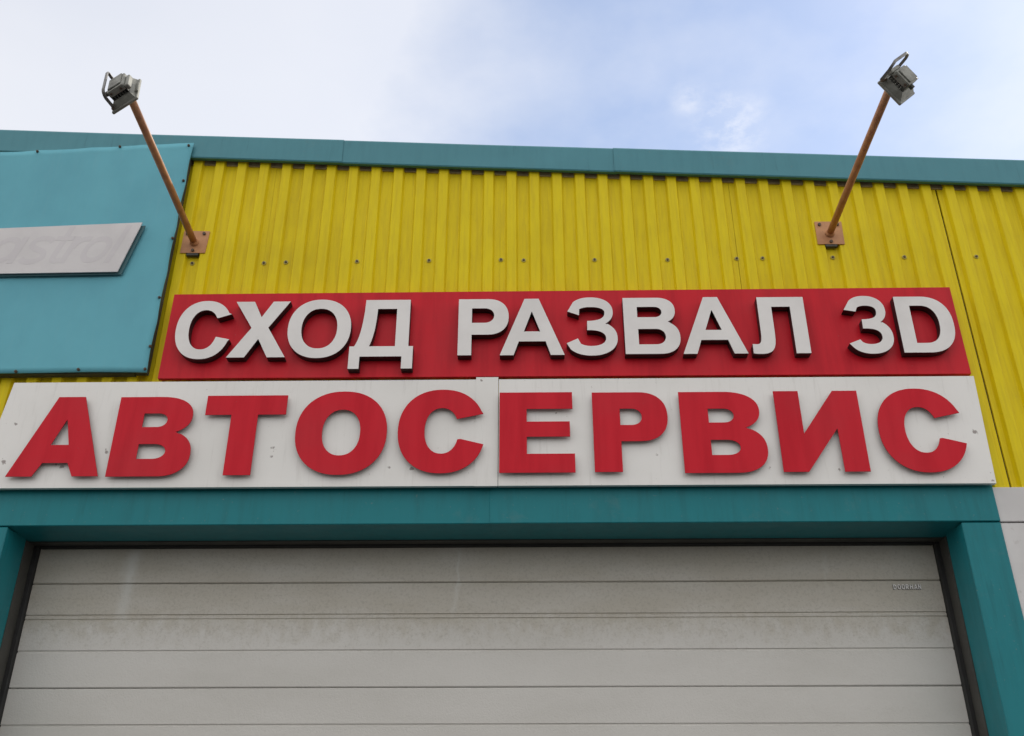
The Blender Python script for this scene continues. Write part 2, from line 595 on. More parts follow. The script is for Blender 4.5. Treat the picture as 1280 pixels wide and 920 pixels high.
# roof edge flashing: three lengths in view, each lapping over the last
fj = [BX0, at(-270, 162, -0.03).x, at(426, 187, -0.03).x, at(770, 197, -0.03).x, at(770, 197, -0.03).x + 2.4, BX1]
for i, (xa, xb) in enumerate(zip(fj[:-1], fj[1:])):
    y = -0.030 - (0.004 if i % 2 else 0.0)
    o_ = 0.012 if i % 2 else -0.0005
    xa2, xb2 = xa - o_, xb + o_
    m = MB()
    nseg = 14
    prof = lambda x: [(y + 0.030, fasz(x) + 0.006), (y + 0.004, fasz(x)), (y, fasz(x) + 0.006),
                      (y, roofz(x) - 0.010), (y + 0.003, roofz(x) - 0.002), (y + 0.010, roofz(x)), (y + 0.20, roofz(x) + 0.006)]
    v, f = [], []
    for s in range(nseg + 1):
        x = xa2 + (xb2 - xa2) * s / nseg
        for (py_, pz_) in prof(x):
            w = 0.0022 * noise.noise((x * 1.7, pz_ * 3, 4.0))
            v.append((x, py_ + w, pz_))
    npf = 7
    for s in range(nseg):
        for k in range(npf - 1):
            f.append((s * npf + k, (s + 1) * npf + k, (s + 1) * npf + k + 1, s * npf + k + 1))
    fo = obj('fascia_section', v, f, TEAL_LIT, bld)

# brown strip standing in for shade in the rib valleys under the flashing
fm = MB()
fm.add([(BX0, DEPTH - 0.008, fasz(BX0) - 0.008), (BX1, DEPTH - 0.008, fasz(BX1) - 0.008), (BX1, DEPTH - 0.008, fasz(BX1) + 0.05), (BX0, DEPTH - 0.008, fasz(BX0) + 0.05)], [(0, 1, 2, 3)])
fm.add([(BX0, DEPTH - 0.008, fasz(BX0) - 0.008), (BX1, DEPTH - 0.008, fasz(BX1) - 0.008), (BX1, DEPTH + 0.02, fasz(BX1) - 0.008), (BX0, DEPTH + 0.02, fasz(BX0) - 0.008)], [(3, 2, 1, 0)])
fm.make('eaves_shade_strip', GAP_SHADE, bld)

# lintel of two lengths, soffit, columns and reveals
LZ1 = at(600, 606, -0.02).z + 0.06
xj = at(614, 630, -0.02).x
for k, (xa, xb) in enumerate(((XOL, xj), (xj, XOR))):
    m = MB()
    y = -0.020 - 0.0025 * k
    m.bbox(xa - (0.0 if k == 0 else 0.008), xb, y, 0.05, ZL, LZ1, 0.003)
    m.make('lintel_section', TEAL, bld)
m = MB()
m.box(XL - 0.02, XR + 0.02, 0.051, 0.19, ZL + 0.002, ZL + 0.05)
m.make('soffit', TEAL, bld)
m = MB()
m.box(XL - 0.02, XR + 0.02, 0.1905, 0.33, ZL - 0.003, ZL + 0.05)
m.make('soffit', LINER, bld)
for (xa, xb) in ((XOL, XL), (XR, XOR)):
    m = MB()
    m.bbox(xa, xb, -0.0185, 0.05, 0.0, ZL - 0.004, 0.003)
    m.make('door_column', TEAL, bld)
for (xa, xb) in ((XL - 0.08, XL - 0.003), (XR + 0.003, XR + 0.08)):
    m = MB()
    m.box(xa, xb, 0.051, 0.160, 0.0, ZL + 0.0015)
    m.make('reveal_panel', TEAL, bld)
    m = MB()
    e = 0.004 if xa < 0 else -0.004
    m.box(xa + e, xb + e, 0.1605, 0.33, 0.0, ZL - 0.0035)
    m.make('reveal_panel', LINER, bld)
for (xa, xb) in ((XL - 0.002, XL + 0.022), (XR - 0.022, XR + 0.002)):
    m = MB()
    m.bbox(xa, xb, 0.235, 0.275, 0.0, ZL - 0.004, 0.004)
    m.make('door_seal', DARK, bld)
m = MB()
m.bbox(XL + 0.023, XR - 0.023, 0.235, 0.275, ZL - 0.012, ZL + 0.002, 0.004)
m.make('door_seal', DARK, bld)

# sectional door: panels of three strips, pressed grooves between the strips
dz = [ZL + 0.01, 2.839, 2.688, 2.547, 2.397, 2.249, 2.099, 1.949, 1.799, 1.649, 1.499, 1.349, 1.199, 1.049, 0.899, 0.749, 0.599, 0.449, 0.299, 0.149, 0.0]
door = thing('sectional_door', '', '', (0, 0, 0))
del door['label'], door['category']
door.parent = bld
YD = 0.26
joint_idx = {1, 4, 7, 10, 13, 16, 19}
double_idx = {2, 5, 8, 11, 14, 17}
cut = [0, 1, 4, 7, 10, 13, 16, 20]
DX0, DX1 = XL + 0.010, XR - 0.010
for ia, ib in zip(cut[:-1], cut[1:]):
    zt, zb = dz[ia], dz[ib]
    line = [(YD + 0.012, zt - 0.0012), (YD + 0.004, zt - 0.0012), (YD, zt - 0.005)]
    for g in range(ia + 1, ib):
        z = dz[g]
        if g == 2:
            line += [(YD, z + 0.016), (YD + 0.005, z + 0.013), (YD + 0.005, z + 0.011), (YD + 0.001, z + 0.008), (YD + 0.001, z - 0.002),
                     (YD + 0.005, z - 0.005), (YD + 0.005, z - 0.007), (YD, z - 0.010)]
        else:
            line += [(YD, z + 0.0055), (YD + 0.005, z + 0.0025), (YD + 0.005, z - 0.0025), (YD, z - 0.0055)]
    line += [(YD, zb + 0.005), (YD + 0.004, zb + 0.0012), (YD + 0.012, zb + 0.0012)]
    v, f = [], []
    ns = 24
    for s in range(ns + 1):
        x = DX0 + (DX1 - DX0) * s / ns
        for (y, z) in line:
            w = 0.0016 * noise.noise((x * 1.3, z * 2.2, 9.0))
            v.append((x, y + w, z + 0.0012 * noise.noise((x * 0.9, zt, 3.0))))
    n_ = len(line)
    for s in range(ns):
        for k in range(n_ - 1):
            f.append((s * n_ + k, s * n_ + k + 1, (s + 1) * n_ + k + 1, (s + 1) * n_ + k))
    obj('door_panel', v, f, DOORM, door)

# plinth cladding on both sides of the door
PT = at(1262, 608.5, -0.01).z
for side in (0, 1):
    ends = [(XOR + 0.001, 3.2), (3.203, 5.2), (5.203, BX1)] if side else [(-4.2, XOL - 0.001), (-6.2, -4.203), (BX0, -6.203)]
    for (xa, xb) in ends:
        m = MB()
        m.bbox(xa, xb, -0.008, 0.03, ZL + 0.002, PT, 0.003)
        m.make('plinth_panel', PLINTH, bld)
        m = MB()
        m.bbox(xa, xb, -0.008, 0.03, 1.5, ZL - 0.004, 0.003)
        m.make('plinth_panel', PLINTH, bld)
        m = MB()
        m.bbox(xa, xb, -0.008, 0.03, 0.0, 1.494, 0.003)
        m.make('plinth_panel', PLINTH, bld)

# the rest of the shell, so that the place holds from the side
m = MB()
m.box(BX0 + 0.02, XL - 0.09, 0.034, 0.20, 0, 4.6)
m.box(XR + 0.09, BX1 - 0.02, 0.034, 0.20, 0, 4.6)
m.box(XL - 0.09, XR + 0.09, 0.034, 0.20, ZL + 0.051, 4.6)
m.box(XL - 0.09, XR + 0.09, 0.335, 0.36, 0, ZL + 0.05)
m.make('inner_wall', SHADE, bld)
m = MB()
m.box(BX0, BX0 + 0.02, 0.034, BD, 0, roofz(BX0) - 0.02)
m.make('end_wall', YEL, bld)
m = MB()
m.box(BX1 - 0.02, BX1, 0.034, BD, 0, roofz(BX1) - 0.02)
m.make('end_wall', YEL, bld)
m = MB()
m.box(BX0 + 0.021, BX1 - 0.021, BD - 0.02, BD, 0, roofz(BX1) - 0.02)
m.make('back_wall', YEL, bld)
m = MB()
m.prism([(BX0, 0.04, roofz(BX0) - 0.06), (BX1, 0.04, roofz(BX1) - 0.06), (BX1, 0.04, roofz(BX1) - 0.004), (BX0, 0.04, roofz(BX0) - 0.004)], BD)
m.make('roof', ROOFM, bld)


# ------------------------------------------------------------------ lettering
def sarc(cx, cy, rx, ry, a0, a1, n=28, p=2.2):
    out = []
    for i in range(n + 1):
        a = rad(a0 + (a1 - a0) * i / n)
        c, s = math.cos(a), math.sin(a)
        out.append((cx + rx * math.copysign(abs(c) ** (2 / p), c), cy + ry * math.copysign(abs(s) ** (2 / p), s)))
    return out


def bez(p0, p1, p2, p3, n=10):
    out = []
    for i in range(n + 1):
        t = i / n
        u = 1 - t
        out.append(tuple(u * u * u * a + 3 * u * u * t * b + 3 * u * t * t * c + t * t * t * d for a, b, c, d in zip(p0, p1, p2, p3)))
    return out


def clip_c(sx, sy, tu, tl, tui, tli, p=2.2):
    """letter C: outer and inner ovals joined by two slanted terminals"""
    def ang(pt, rx, ry):
        x, y = (pt[0] - 0.5) / rx, (pt[1] - 0.5) / ry
        c = math.copysign(abs(x) ** (p / 2), x)
        s = math.copysign(abs(y) ** (p / 2), y)
        return math.degrees(math.atan2(s, c))
    cx = 0.5 * (1 + 0.02)
    ao0, ao1 = ang(tu, 0.5, 0.5), ang(tl, 0.5, 0.5)
    ai0, ai1 = ang(tui, 0.5 - sx, 0.5 - sy), ang(tli, 0.5 - sx, 0.5 - sy)
    outer = sarc(0.51, 0.5, 0.51, 0.5, ao0, 360 + ao1, 56, p)
    inner = sarc(0.51, 0.5, 0.51 - sx, 0.5 - sy, ai0, 360 + ai1, 56, p)
    return [[tu] + outer[1:-1] + [tl, tli] + inner[1:-1][::-1] + [tui]]


def bowl(x0, xm, x1, z0, z1, p=2.3, n=20):
    """right half of an oval that starts and ends on straight strokes"""
    return [(x0, z0)] + sarc(xm, (z0 + z1) / 2, x1 - xm, (z1 - z0) / 2, -90, 90, n, p) + [(x0, z1)]


def g_o(sx, sy, p=2.2):
    return [sarc(.5, .5, .5, .5, 0, 360, 64, p)[:-1], sarc(.5, .5, .5 - sx, .5 - sy, 0, 360, 56, p)[:-1]]


def g_p(st, bar, mid_t, mid_b, xm, cxm, cr):
    return [[(0, 0), (st, 0), (st, mid_b)] + sarc(xm, (1 + mid_b) / 2, 1 - xm, (1 - mid_b) / 2, -90, 90, 24, 2.3) + [(0, 1)],
            bowl(st, cxm, cr, mid_t, 1 - bar, 2.1)]


def g_b(st, bar, mb, mt, up, waist_x, waist_z, xm1, xm2, c1, r1, c2, r2):
    top = sarc(xm1, (1 + waist_z) / 2, up - xm1, (1 - waist_z) / 2, 90, -58, 22, 2.3)
    low_top = waist_z + 0.045
    low = sarc(xm2, low_top / 2, 1 - xm2, low_top / 2, 62, -90, 24, 2.3)
    outer = [(0, 0), (0, 1)] + top + [(waist_x, waist_z)] + low
    return [outer, bowl(st, c1, r1, mt, 1 - bar, 2.1), bowl(st, c2, r2, bar, mb, 2.1)]


def g_three(tu_o, tu_i, tl_o, tl_i, sx_u, sx_l, sy, mx):
    """digit three / Ze: an upper and a lower bowl meeting at a short middle stroke"""
    ux, uz, urx, urz = 0.49, 0.745, 0.44, 0.255
    lx, lz, lrx, lrz = 0.49, 0.295, 0.51, 0.295
    o = [tu_o] + [q for q in sarc(ux, uz, urx, urz, 152, -52, 34, 2.2)][2:]
    o += [(0.80, 0.527)]
    o += sarc(lx, lz, lrx, lrz, 54, -154, 40, 2.2)[:-2] + [tl_o, tl_i]
    o += sarc(lx, lz, lrx - sx_l, lrz - sy, -150, 0, 22, 2.2)[2:]
    o += bez((lx + lrx - sx_l, lz), (lx + lrx - sx_l, 0.40), (0.60, 0.435), (mx, 0.43), 8)[1:]
    o += [(mx + 0.005, 0.588)]
    o += bez((mx + 0.005, 0.588), (0.62, 0.59), (ux + urx - sx_u, 0.62), (ux + urx - sx_u, 0.725), 8)[1:]
    o += sarc(ux, uz - 0.01, urx - sx_u, urz - sy, 0, 150, 20, 2.2)[1:-1] + [tu_i]
    return [o]


def g_a(w, tl, tr, bar0, bar1, il, ir):
    apex_z = bar1 + (0.5 * (tl + tr) - il) / max(1e-6, ((w + (tl) * 1.0) * 0 + (0.5 * (tl + tr) - il))) * (0.76 - bar1)
    return [[(0, 0), (w, 0), (w + 0.082, bar0), (1 - w - 0.076, bar0), (1 - w, 0), (1, 0), (tr, 1), (tl, 1)],
            [(il, bar1), (0.5 * (il + ir) - 0.003, 0.765), (0.5 * (il + ir) + 0.003, 0.765), (ir, bar1)]]


GL = {
    'С': clip_c(.245, .162, (1.0, .765), (1.02, .33), (.765, .70), (.765, .375)),
    'Х': [[(0, 0), (.31, 0), (.513, .325), (.70, 0), (1.01, 0), (.662, .525), (1, 1), (.70, 1), (.521, .715), (.365, 1), (.04, 1), (.369, .523)]],
    'О': g_o(.217, .160),
    'Д': [[(0, 0), (.170, 0), (.170, .172), (.826, .172), (.826, 0), (1, 0), (1, .318), (.925, .318), (.925, 1), (.208, 1)]
          + bez((.208, 1), (.203, .72), (.16, .43), (.072, .318), 10)[1:] + [(0, .318)],
          [(.306, .318), (.715, .318), (.715, .865), (.408, .865)] + bez((.408, .865), (.402, .66), (.37, .44), (.306, .318), 8)[1:-1]],
    'Р': g_p(.268, .168, .571, .36, .58, .52, .712),
    'А': g_a(.213, .388, .612, .238, .412, .375, .628),
    'З': g_three((.03, .755), (.258, .688), (0, .21), (.222, .29), .165, .225, .160, .41),
    'В': g_b(.25, .166, .438, .648, .94, .87, .535, .60, .62, .56, .695, .57, .74),
    'Л': [[(.172, 1), (1, 1), (1, 0), (.745, 0), (.745, .825), (.415, .825)]
          + [(.415, .42)] + bez((.415, .42), (.415, .13), (.40, .0), (.155, -.008), 12)[1:]
          + [(.06, -.006), (0, .003), (0, .165), (.07, .16)] + bez((.07, .16), (.155, .16), (.172, .20), (.172, .42), 8)[1:]],
    '3': g_three((0, .757), (.262, .725), (0, .175), (.25, .243), .21, .245, .162, .36),
    'D': [[(0, 0), (0, 1), (.46, 1)] + sarc(.46, .5, .54, .5, 90, -90, 36, 2.35) + [(.46, 0)],
          [(.262, .166)] + sarc(.44, .5, .30, .334, -90, 90, 30, 2.35) + [(.262, .834)]],
    'bА': g_a(.283, .383, .681, .164, .387, .411, .608),
    'bВ': g_b(.338, .214, .398, .612, .955, .84, .515, .52, .62, .52, .643, .53, .683),
    'bТ': [[(0, 1), (0, .752), (.326, .752), (.326, 0), (.656, 0), (.656, .752), (1, .752), (1, 1)]],
    'bО': g_o(.292, .226),
    'bС': clip_c(.312, .228, (.995, .70), (1.0, .335), (.722, .645), (.732, .40)),
    'bЕ': [[(0, 0), (1, 0), (1, .228), (.366, .228), (.366, .438), (.943, .438), (.943, .627), (.366, .627), (.366, .787), (.985, .787), (.985, 1), (0, 1)]],
    'bР': g_p(.365, .212, .58, .376, .62, .52, .655),
    'bИ': [[(0, 1), (0, 0), (.292, 0), (.700, .526), (.706, 0), (1, 0), (1, 1), (.707, 1), (.300, .464), (.297, 1)]],
}
GL['bА'][1] = [(.412, .387), (.528, .70), (.536, .70), (.609, .387)]


def area(c):
    return sum(a[0] * b[1] - b[0] * a[1] for a, b in zip(c, c[1:] + c[:1])) / 2


def letter_mesh(contours, T, y0, y1, mb, mf=0, ms=1, bev=0.0):
    """contours in box units; T maps a box point to (x, z); front at y0, back at y1"""
    cs = []
    for i, c in enumerate(contours):
        c = [q for j, q in enumerate(c) if (abs(q[0] - c[j - 1][0]) + abs(q[1] - c[j - 1][1])) > 1e-6]
        if (area(c) > 0) == (i > 0):
            c = c[::-1]
        cs.append([T(q) for q in c])
    loops = [[Vector((x, z, 0)) for x, z in c] for c in cs]
    tri = tessellate_polygon(loops)
    flat = [q for c in cs for q in c]
    front = [Vector((x, y0, z)) for x, z in flat]
    back = [Vector((x, y1, z)) for x, z in flat]
    ft = []
    for t in tri:
        a, b, c = (front[i] for i in t)
        nrm = (b - a).cross(c - a)
        ft.append(tuple(t) if nrm.y < 0 else tuple(t[::-1]))
    mb.add(front, ft, mf)
    mb.add(back, [t[::-1] for t in ft], ms)
    k = 0
    for c in cs:
        n = len(c)
        v = [Vector((x, y0, z)) for x, z in c] + [Vector((x, y1, z)) for x, z in c]
        mb.add(v, [(i, (i + 1) % n, (i + 1) % n + n, i + n) for i in range(n)], ms)
    return mb


def pins(mb, y0, y1):
    """short spacer pins behind the biggest facets of a letter"""
    big_ = sorted((f for f, m_ in zip(mb.f, mb.m) if m_ == 0 and len(f) == 3),
                  key=lambda f: -((mb.v[f[1]] - mb.v[f[0]]).cross(mb.v[f[2]] - mb.v[f[0]])).length)[:4]
    for f in big_:
        c = (mb.v[f[0]] + mb.v[f[1]] + mb.v[f[2]]) / 3
        mb.box(c.x - .006, c.x + .006, y0, y1, c.z - .006, c.z + .006, 1)


def fit_letter(key, left, right, top, bottom, yf):
    x0, x1 = at(*left, yf).x, at(*right, yf).x
    z1, z0 = at(*top, yf).z, at(*bottom, yf).z
    return lambda q: (x0 + (x1 - x0) * q[0], z0 + (z1 - z0) * q[1])


def rg(x0, y0, s):
    return lambda q: (x0 + q[0] / s, y0 + q[1] / s)


A1, A2, A3, A5 = rg(180, 350, 3.5389), rg(520, 350, 3.5389), rg(860, 350, 3.3684), rg(0, 440, 4)

# red board with white raised letters
YR = -0.050
rc = [at(218, 368, YR), at(1187, 359, YR), at(1214, 467, YR), at(197, 473, YR)]
red = thing('red_sign', 'long red sign board with raised white Cyrillic letters and 3D, above the white sign', 'sign', (rc[3].x, 0, rc[3].z))
m = MB()
m.prism([rc[0], rc[1], rc[2], rc[3]][::-1], 0.022)
m.make('panel', RED_P, red)
for fx in (0.12, 0.5, 0.88):
    xx = rc[3].x + (rc[2].x - rc[3].x) * fx
    m = MB()
    m.box(xx - 0.02, xx + 0.02, YR + 0.0225, -0.0005, rc[2].z + 0.02, rc[1].z - 0.03)
    m.make('mounting_rail', STEEL, red)
YF = YR - 0.044
for ch, r_, l, rr, t, b in (
        ('С', A1, (137, 240), (390, 150), (265, 93), (235, 350)),
        ('Х', A1, (362, 342), (650, 93), (520, 96), (490, 342)),
        ('О', A1, (635, 225), (916, 205), (785, 87), (765, 345)),
        ('Д', A1, (900, 393), (1190, 295), (1100, 88), (1040, 392)),
        ('Р', A2, (183, 333), (410, 160), (270, 85), (210, 333)),
        ('А', A2, (370, 333), (658, 331), (525, 83), (500, 332)),
        ('З', A2, (667, 280), (893, 270), (770, 77), (780, 334)),
        ('В', A2, (913, 80), (1170, 255), (1000, 79), (1000, 327)),
        ('А', A3, (-18, 313), (255, 307), (95, 72), (120, 310)),
        ('Л', A3, (275, 290), (520, 307), (380, 72), (480, 308)),
        ('3', A3, (655, 125), (865, 235), (752, 67), (790, 310)),
        ('D', A3, (862, 70), (1128, 220), (950, 70), (980, 305))):
    mb = MB()
    letter_mesh(GL[ch], fit_letter(ch, r_(l), r_(rr), r_(t), r_(b), YF), YF, YR - 0.003, mb)
    mb.make('letter', [LET_W, LET_SIDE], red, label='raised white letter %s with dark sides' % ch if ch not in '3' else 'raised white digit 3 with dark sides')

# white board with flat red letters
YW = -0.060
wc = [at(18, 478.5, YW), at(1217, 470, YW), at(1245.5, 604, YW), at(-34, 610.5, YW)]
white = thing('white_sign', 'long white sign board with big bold red Cyrillic letters, above the garage door', 'sign', (wc[3].x, 0, wc[3].z))


def edge_pt(a, b, x):
    t = (x - a.x) / (b.x - a.x)
    return a + (b - a) * t


xa = at(594, 540, YW).x
xb = at(622.5, 540, YW).x
m = MB()
m.prism([wc[0], edge_pt(wc[0], wc[1], xb - 0.002), edge_pt(wc[3], wc[2], xb - 0.002), wc[3]][::-1], 0.020)
m.make('panel', WHITE, white)
m = MB()
m.prism([edge_pt(wc[0], wc[1], xb + 0.002), wc[1], wc[2], edge_pt(wc[3], wc[2], xb + 0.002)][::-1], 0.020)
m.make('panel', WHITE, white)
m = MB()
q0, q1 = edge_pt(wc[0], wc[1], xa), edge_pt(wc[0], wc[1], xb)
q2, q3 = edge_pt(wc[3], wc[2], xb), edge_pt(wc[3], wc[2], xa)
up = Vector((0, -0.0025, 0.010))
lo = Vector((0, -0.0025, -0.002))
m.prism([q0 + up, q1 + up, q2 + lo, q3 + lo][::-1], 0.0024)
m.make('joint_strip', WHITE, white)
for fx in (0.1, 0.35, 0.65, 0.9):
    xx = wc[3].x + (wc[2].x - wc[3].x) * fx
    m = MB()
    m.box(xx - 0.02, xx + 0.02, YW + 0.0205, -0.026, wc[2].z + 0.02, wc[1].z - 0.03)
    m.make('mounting_rail', STEEL, white)
YG = YW - 0.024
for ch, r_, l, rr, t, b in (
        ('А', A5, (25, 622), (488, 622), (365, 225), (255, 622)),
        ('В', A5, (525, 622), (957, 470), (740, 225), (700, 622)),
        ('Т', A1, (270, 597), (638, 510), (460, 511), (410, 863)),
        ('О', A1, (667, 695), (1075, 665), (905, 493), (845, 862)),
        ('С', A2, (-82, 690), (298, 725), (140, 485), (110, 855)),
        ('Е', A2, (370, 500), (706, 847), (530, 497), (540, 852)),
        ('Р', A2, (777, 500), (1113, 605), (900, 497), (850, 849)),
        ('В', A3, (-42, 475), (337, 715), (100, 471), (120, 812)),
        ('И', A3, (357, 470), (770, 805), (530, 467), (580, 807)),
        ('С', A3, (795, 590), (1175, 690), (945, 457), (1030, 810))):
    mb = MB()
    letter_mesh(GL['b' + ch], fit_letter(ch, r_(l), r_(rr), r_(t), r_(b), YG), YG, YG + 0.004, mb)
    pins(mb, YG + 0.0035, YW + 0.001)
    mb.make('letter', [RED_L, LET_RS], white, label='bold red letter %s' % ch)

# ------------------------------------------------------------------ the banner
YB = -0.052
topk = [(-330, 193), (-60, 192), (0, 189.5), (60, 187.5), (150, 182.5), (225, 178.5), (242.5, 178.5)]
botk = [(-400, 470), (-60, 468), (0, 466.5), (60, 465.5), (110, 464.5), (165, 465), (183.5, 465.5)]
topP = [at(*q, YB) for q in topk]
botP = [at(*q, YB) for q in botk]


def along(P, x):
    for a, b in zip(P[:-1], P[1:]):
        if x <= b.x or b is P[-1]:
            t = (x - a.x) / (b.x - a.x)
            return a.z + (b.z - a.z) * t


ban = thing('blue_banner', 'light blue stretched banner with a pale slanted name plate, left of the yellow wall', 'banner',
            (botP[-1].x, 0, botP[-1].z))
NX, NZ = 90, 46
v, f = [], []
for i in range(NX + 1):
    for j in range(NZ + 1):
        s, t = i / NX, j / NZ
        xl = topP[0].x
        xr = botP[-1].x + (topP[-1].x - botP[-1].x) * t
        xr += -0.006 * abs(math.sin(t * math.pi * 5.0)) * 0.9            # edge pulled in between the fixings
        x = xl + (xr - xl) * s
        z0, z1 = along(botP, min(x, botP[-1].x)), along(topP, min(x, topP[-1].x))
        z1 -= 0.004 * abs(math.sin(s * math.pi * 9))
        z = z0 + (z1 - z0) * t
        y = YB - 0.004 * noise.noise((x * 1.6, z * 1.2, 2.0)) - 0.0022 * noise.noise((x * 6, z * 1.4, 5.0))
        v.append((x, y, z))
w_ = NZ + 1
for i in range(NX):
    for j in range(NZ):
        f.append((i * w_ + j, (i + 1) * w_ + j, (i + 1) * w_ + j + 1, i * w_ + j + 1))
# hem: rolled edge all round, and the back of the cloth
k = len(v)
v += [(p[0], p[1] + 0.004, p[2]) for p in v[:k]]
f += [tuple(q + k for q in face[::-1]) for face in f[:]]
ring = [i * w_ for i in range(NX + 1)] + [NX * w_ + j for j in range(1, w_)] + [i * w_ + NZ for i in range(NX - 1, -1, -1)] + [j for j in range(NZ - 1, 0, -1)]
for a, b in zip(ring, ring[1:] + ring[:1]):
    f.append((a, a + k, b + k, b))
cloth = obj('cloth', v, f, BANNER, ban, smooth=True)
# dark timber batten behind the edge of the cloth
m = MB()
a, b = at(180, 463, YB), at(237, 184, YB)
m.add([(a.x - .05, -.038, a.z), (a.x + .004, -.038, a.z), (b.x + .004, -.038, b.z), (b.x - .05, -.038, b.z),
       (a.x - .05, -.001, a.z), (a.x + .004, -.001, a.z), (b.x + .004, -.001, b.z), (b.x - .05, -.001, b.z)],
      [(0, 1, 2, 3), (7, 6, 5, 4), (0, 4, 5, 1), (1, 5, 6, 2), (2, 6, 7, 3), (3, 7, 4, 0)])
m.make('batten', SHADE, ban)
m = MB()
z_ = botP[-1].z + 0.004
m.box(topP[0].x + .05, a.x - 0.052, -.038, -.001, z_, z_ + 0.05)
m.make('batten', SHADE, ban)
for px, py in ((47, 189.5), (236, 182), (229.5, 226), (216, 298), (199.5, 372), (188, 433), (181.5, 461.5), (98, 462), (20, 464.5), (150, 183.5)):
    p = at(px, py, YB - 0.002)
    g = MB()
    g.tube([p + Vector((0, 0.004, 0)), p + Vector((0, -0.005, 0))], 0.0068, 10)
    g.tube([p + Vector((0, -0.005, 0)), p + Vector((0, -0.009, 0))], 0.004, 8)
    g.make('fixing', BOLT, ban)

# slanted name plate with its faded lettering
YP = YB - 0.026
pc = [at(-86, 289, YP), at(178, 278, YP), at(146.5, 339.5, YP), at(-130, 344, YP)]
m = MB()
m.prism(pc[::-1], 0.006, 0, 1)
plate = m.make('name_plate', [PLATE, PLATE_T], ban)
bk = [at(-80, 292.5, YP + 0.012), at(182, 282, YP + 0.012), at(151.5, 343, YP + 0.012), at(-124, 347.5, YP + 0.012)]  # printed drop shadow of the plate, built as an offset dark layer
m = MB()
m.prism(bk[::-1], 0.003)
m.make('drop_shadow_plate', DROP_SHADOW, ban, label='dark teal layer shaped as the drop shadow of the pale name plate')
for fx in (0.15, 0.5, 0.8):
    c = pc[3] + (pc[2] - pc[3]) * fx + (pc[0] - pc[3]) * 0.5
    s = MB()
    s.tube([c + Vector((0, 0.0062, 0)), c + Vector((0, 0.022, 0))], 0.012, 8)
    s.make('spacer', SHADE, ban)


def ribbon(pts, w):
    L, R_ = [], []
    for i, p in enumerate(pts):
        a, b = pts[max(0, i - 1)], pts[min(len(pts) - 1, i + 1)]
        dx, dz_ = b[0] - a[0], b[1] - a[1]
        l = math.hypot(dx, dz_) or 1
        L.append((p[0] - dz_ / l * w / 2, p[1] + dx / l * w / 2))
        R_.append((p[0] + dz_ / l * w / 2, p[1] - dx / l * w / 2))
    return [L + R_[::-1]]


W_ = .2
ring_o = sarc(.45, .5, .45, .5, 0, 360, 28)[:-1]
ring_i = sarc(.45, .5, .27, .31, 0, 360, 24)[:-1]
LOW = {
    'C': [ribbon(sarc(.6, .72, .52, .62, 40, 320, 26), .2)],
    'a': [[ring_o, ring_i], ribbon([(.9, 0), (.9, 1)], .2)],
    's': [ribbon(bez((.78, .80), (.55, 1.02), (.08, .98), (.12, .70), 8) + bez((.12, .70), (.2, .48), (.72, .52), (.74, .28), 8)[1:]
                 + bez((.74, .28), (.74, .0), (.2, -.02), (.04, .18), 8)[1:], .19)],
    't': [ribbon([(.3, 1.38), (.3, .25)] + bez((.3, .25), (.3, .06), (.42, .08), (.6, .1), 5)[1:], .2), ribbon([(.0, .93), (.6, .93)], .17)],
    'r': [ribbon([(.12, 0), (.12, 1)], .2), ribbon(bez((.16, .55), (.2, .85), (.4, .95), (.62, .9), 7), .19)],
    'o': [[ring_o, ring_i]],
    'l': [ribbon([(.12, 0), (.12, 1.42)], .2)],
}
zb_, zt_ = at(40, 329, YP).z, at(40, 296, YP).z
hx = zt_ - zb_
for ch, px in (('C', -92), ('a', -22), ('s', 20), ('t', 50), ('r', 72), ('o', 93), ('l', 128)):
    x0 = at(px, 329, YP).x
    T = lambda q: (x0 + q[0] * hx * 0.92 + q[1] * hx * 0.34, zb_ + q[1] * hx)
    mb = MB()
    for si, shape in enumerate(LOW[ch]):
        letter_mesh(shape, T, YP - 0.0004 - 0.0002 * si, YP - 0.0002, mb, 0, 0)
    mb.make('letter', PLATE_T, plate)

# little raised maker's name on the door
TX = {'D': [[(0, 0), (0, 1), (.5, 1), (.9, .75), (.9, .25), (.5, 0)], [(.25, .2), (.25, .8), (.45, .8), (.65, .62), (.65, .38), (.45, .2)]],
      'O': g_o(.24, .18), 'R': [[(0, 0), (.25, 0), (.25, .38), (.6, 0), (.9, 0), (.6, .4), (.88, .6), (.88, .85), (.65, 1), (0, 1)],
                                [(.25, .58), (.25, .8), (.55, .8), (.62, .7), (.55, .58)]],
      'H': [[(0, 0), (.25, 0), (.25, .4), (.65, .4), (.65, 0), (.9, 0), (.9, 1), (.65, 1), (.65, .6), (.25, .6), (.25, 1), (0, 1)]],
      'A': g_a(.25, .36, .64, .2, .38, .38, .62), 'N': [[(0, 0), (.25, 0), (.25, .6), (.65, 0), (.9, 0), (.9, 1), (.65, 1), (.65, .4), (.25, 1), (0, 1)]]}
YN = YD - 0.006
nx0, nx1 = at(1117, 735, YN).x, at(1153, 735, YN).x
nz0, nz1 = at(1135, 736.5, YN).z, at(1135, 730.5, YN).z
mb = MB()
cw = (nx1 - nx0) / 7
for i, ch in enumerate('DOORHAN'):
    T = lambda q: (nx0 + cw * (i + q[0] * 0.82), nz0 + (nz1 - nz0) * q[1])
    letter_mesh(TX[ch], T, YN, YD + 0.001, mb, 0, 1)
mb.make('lettering', [LET_W, SHADE], door)


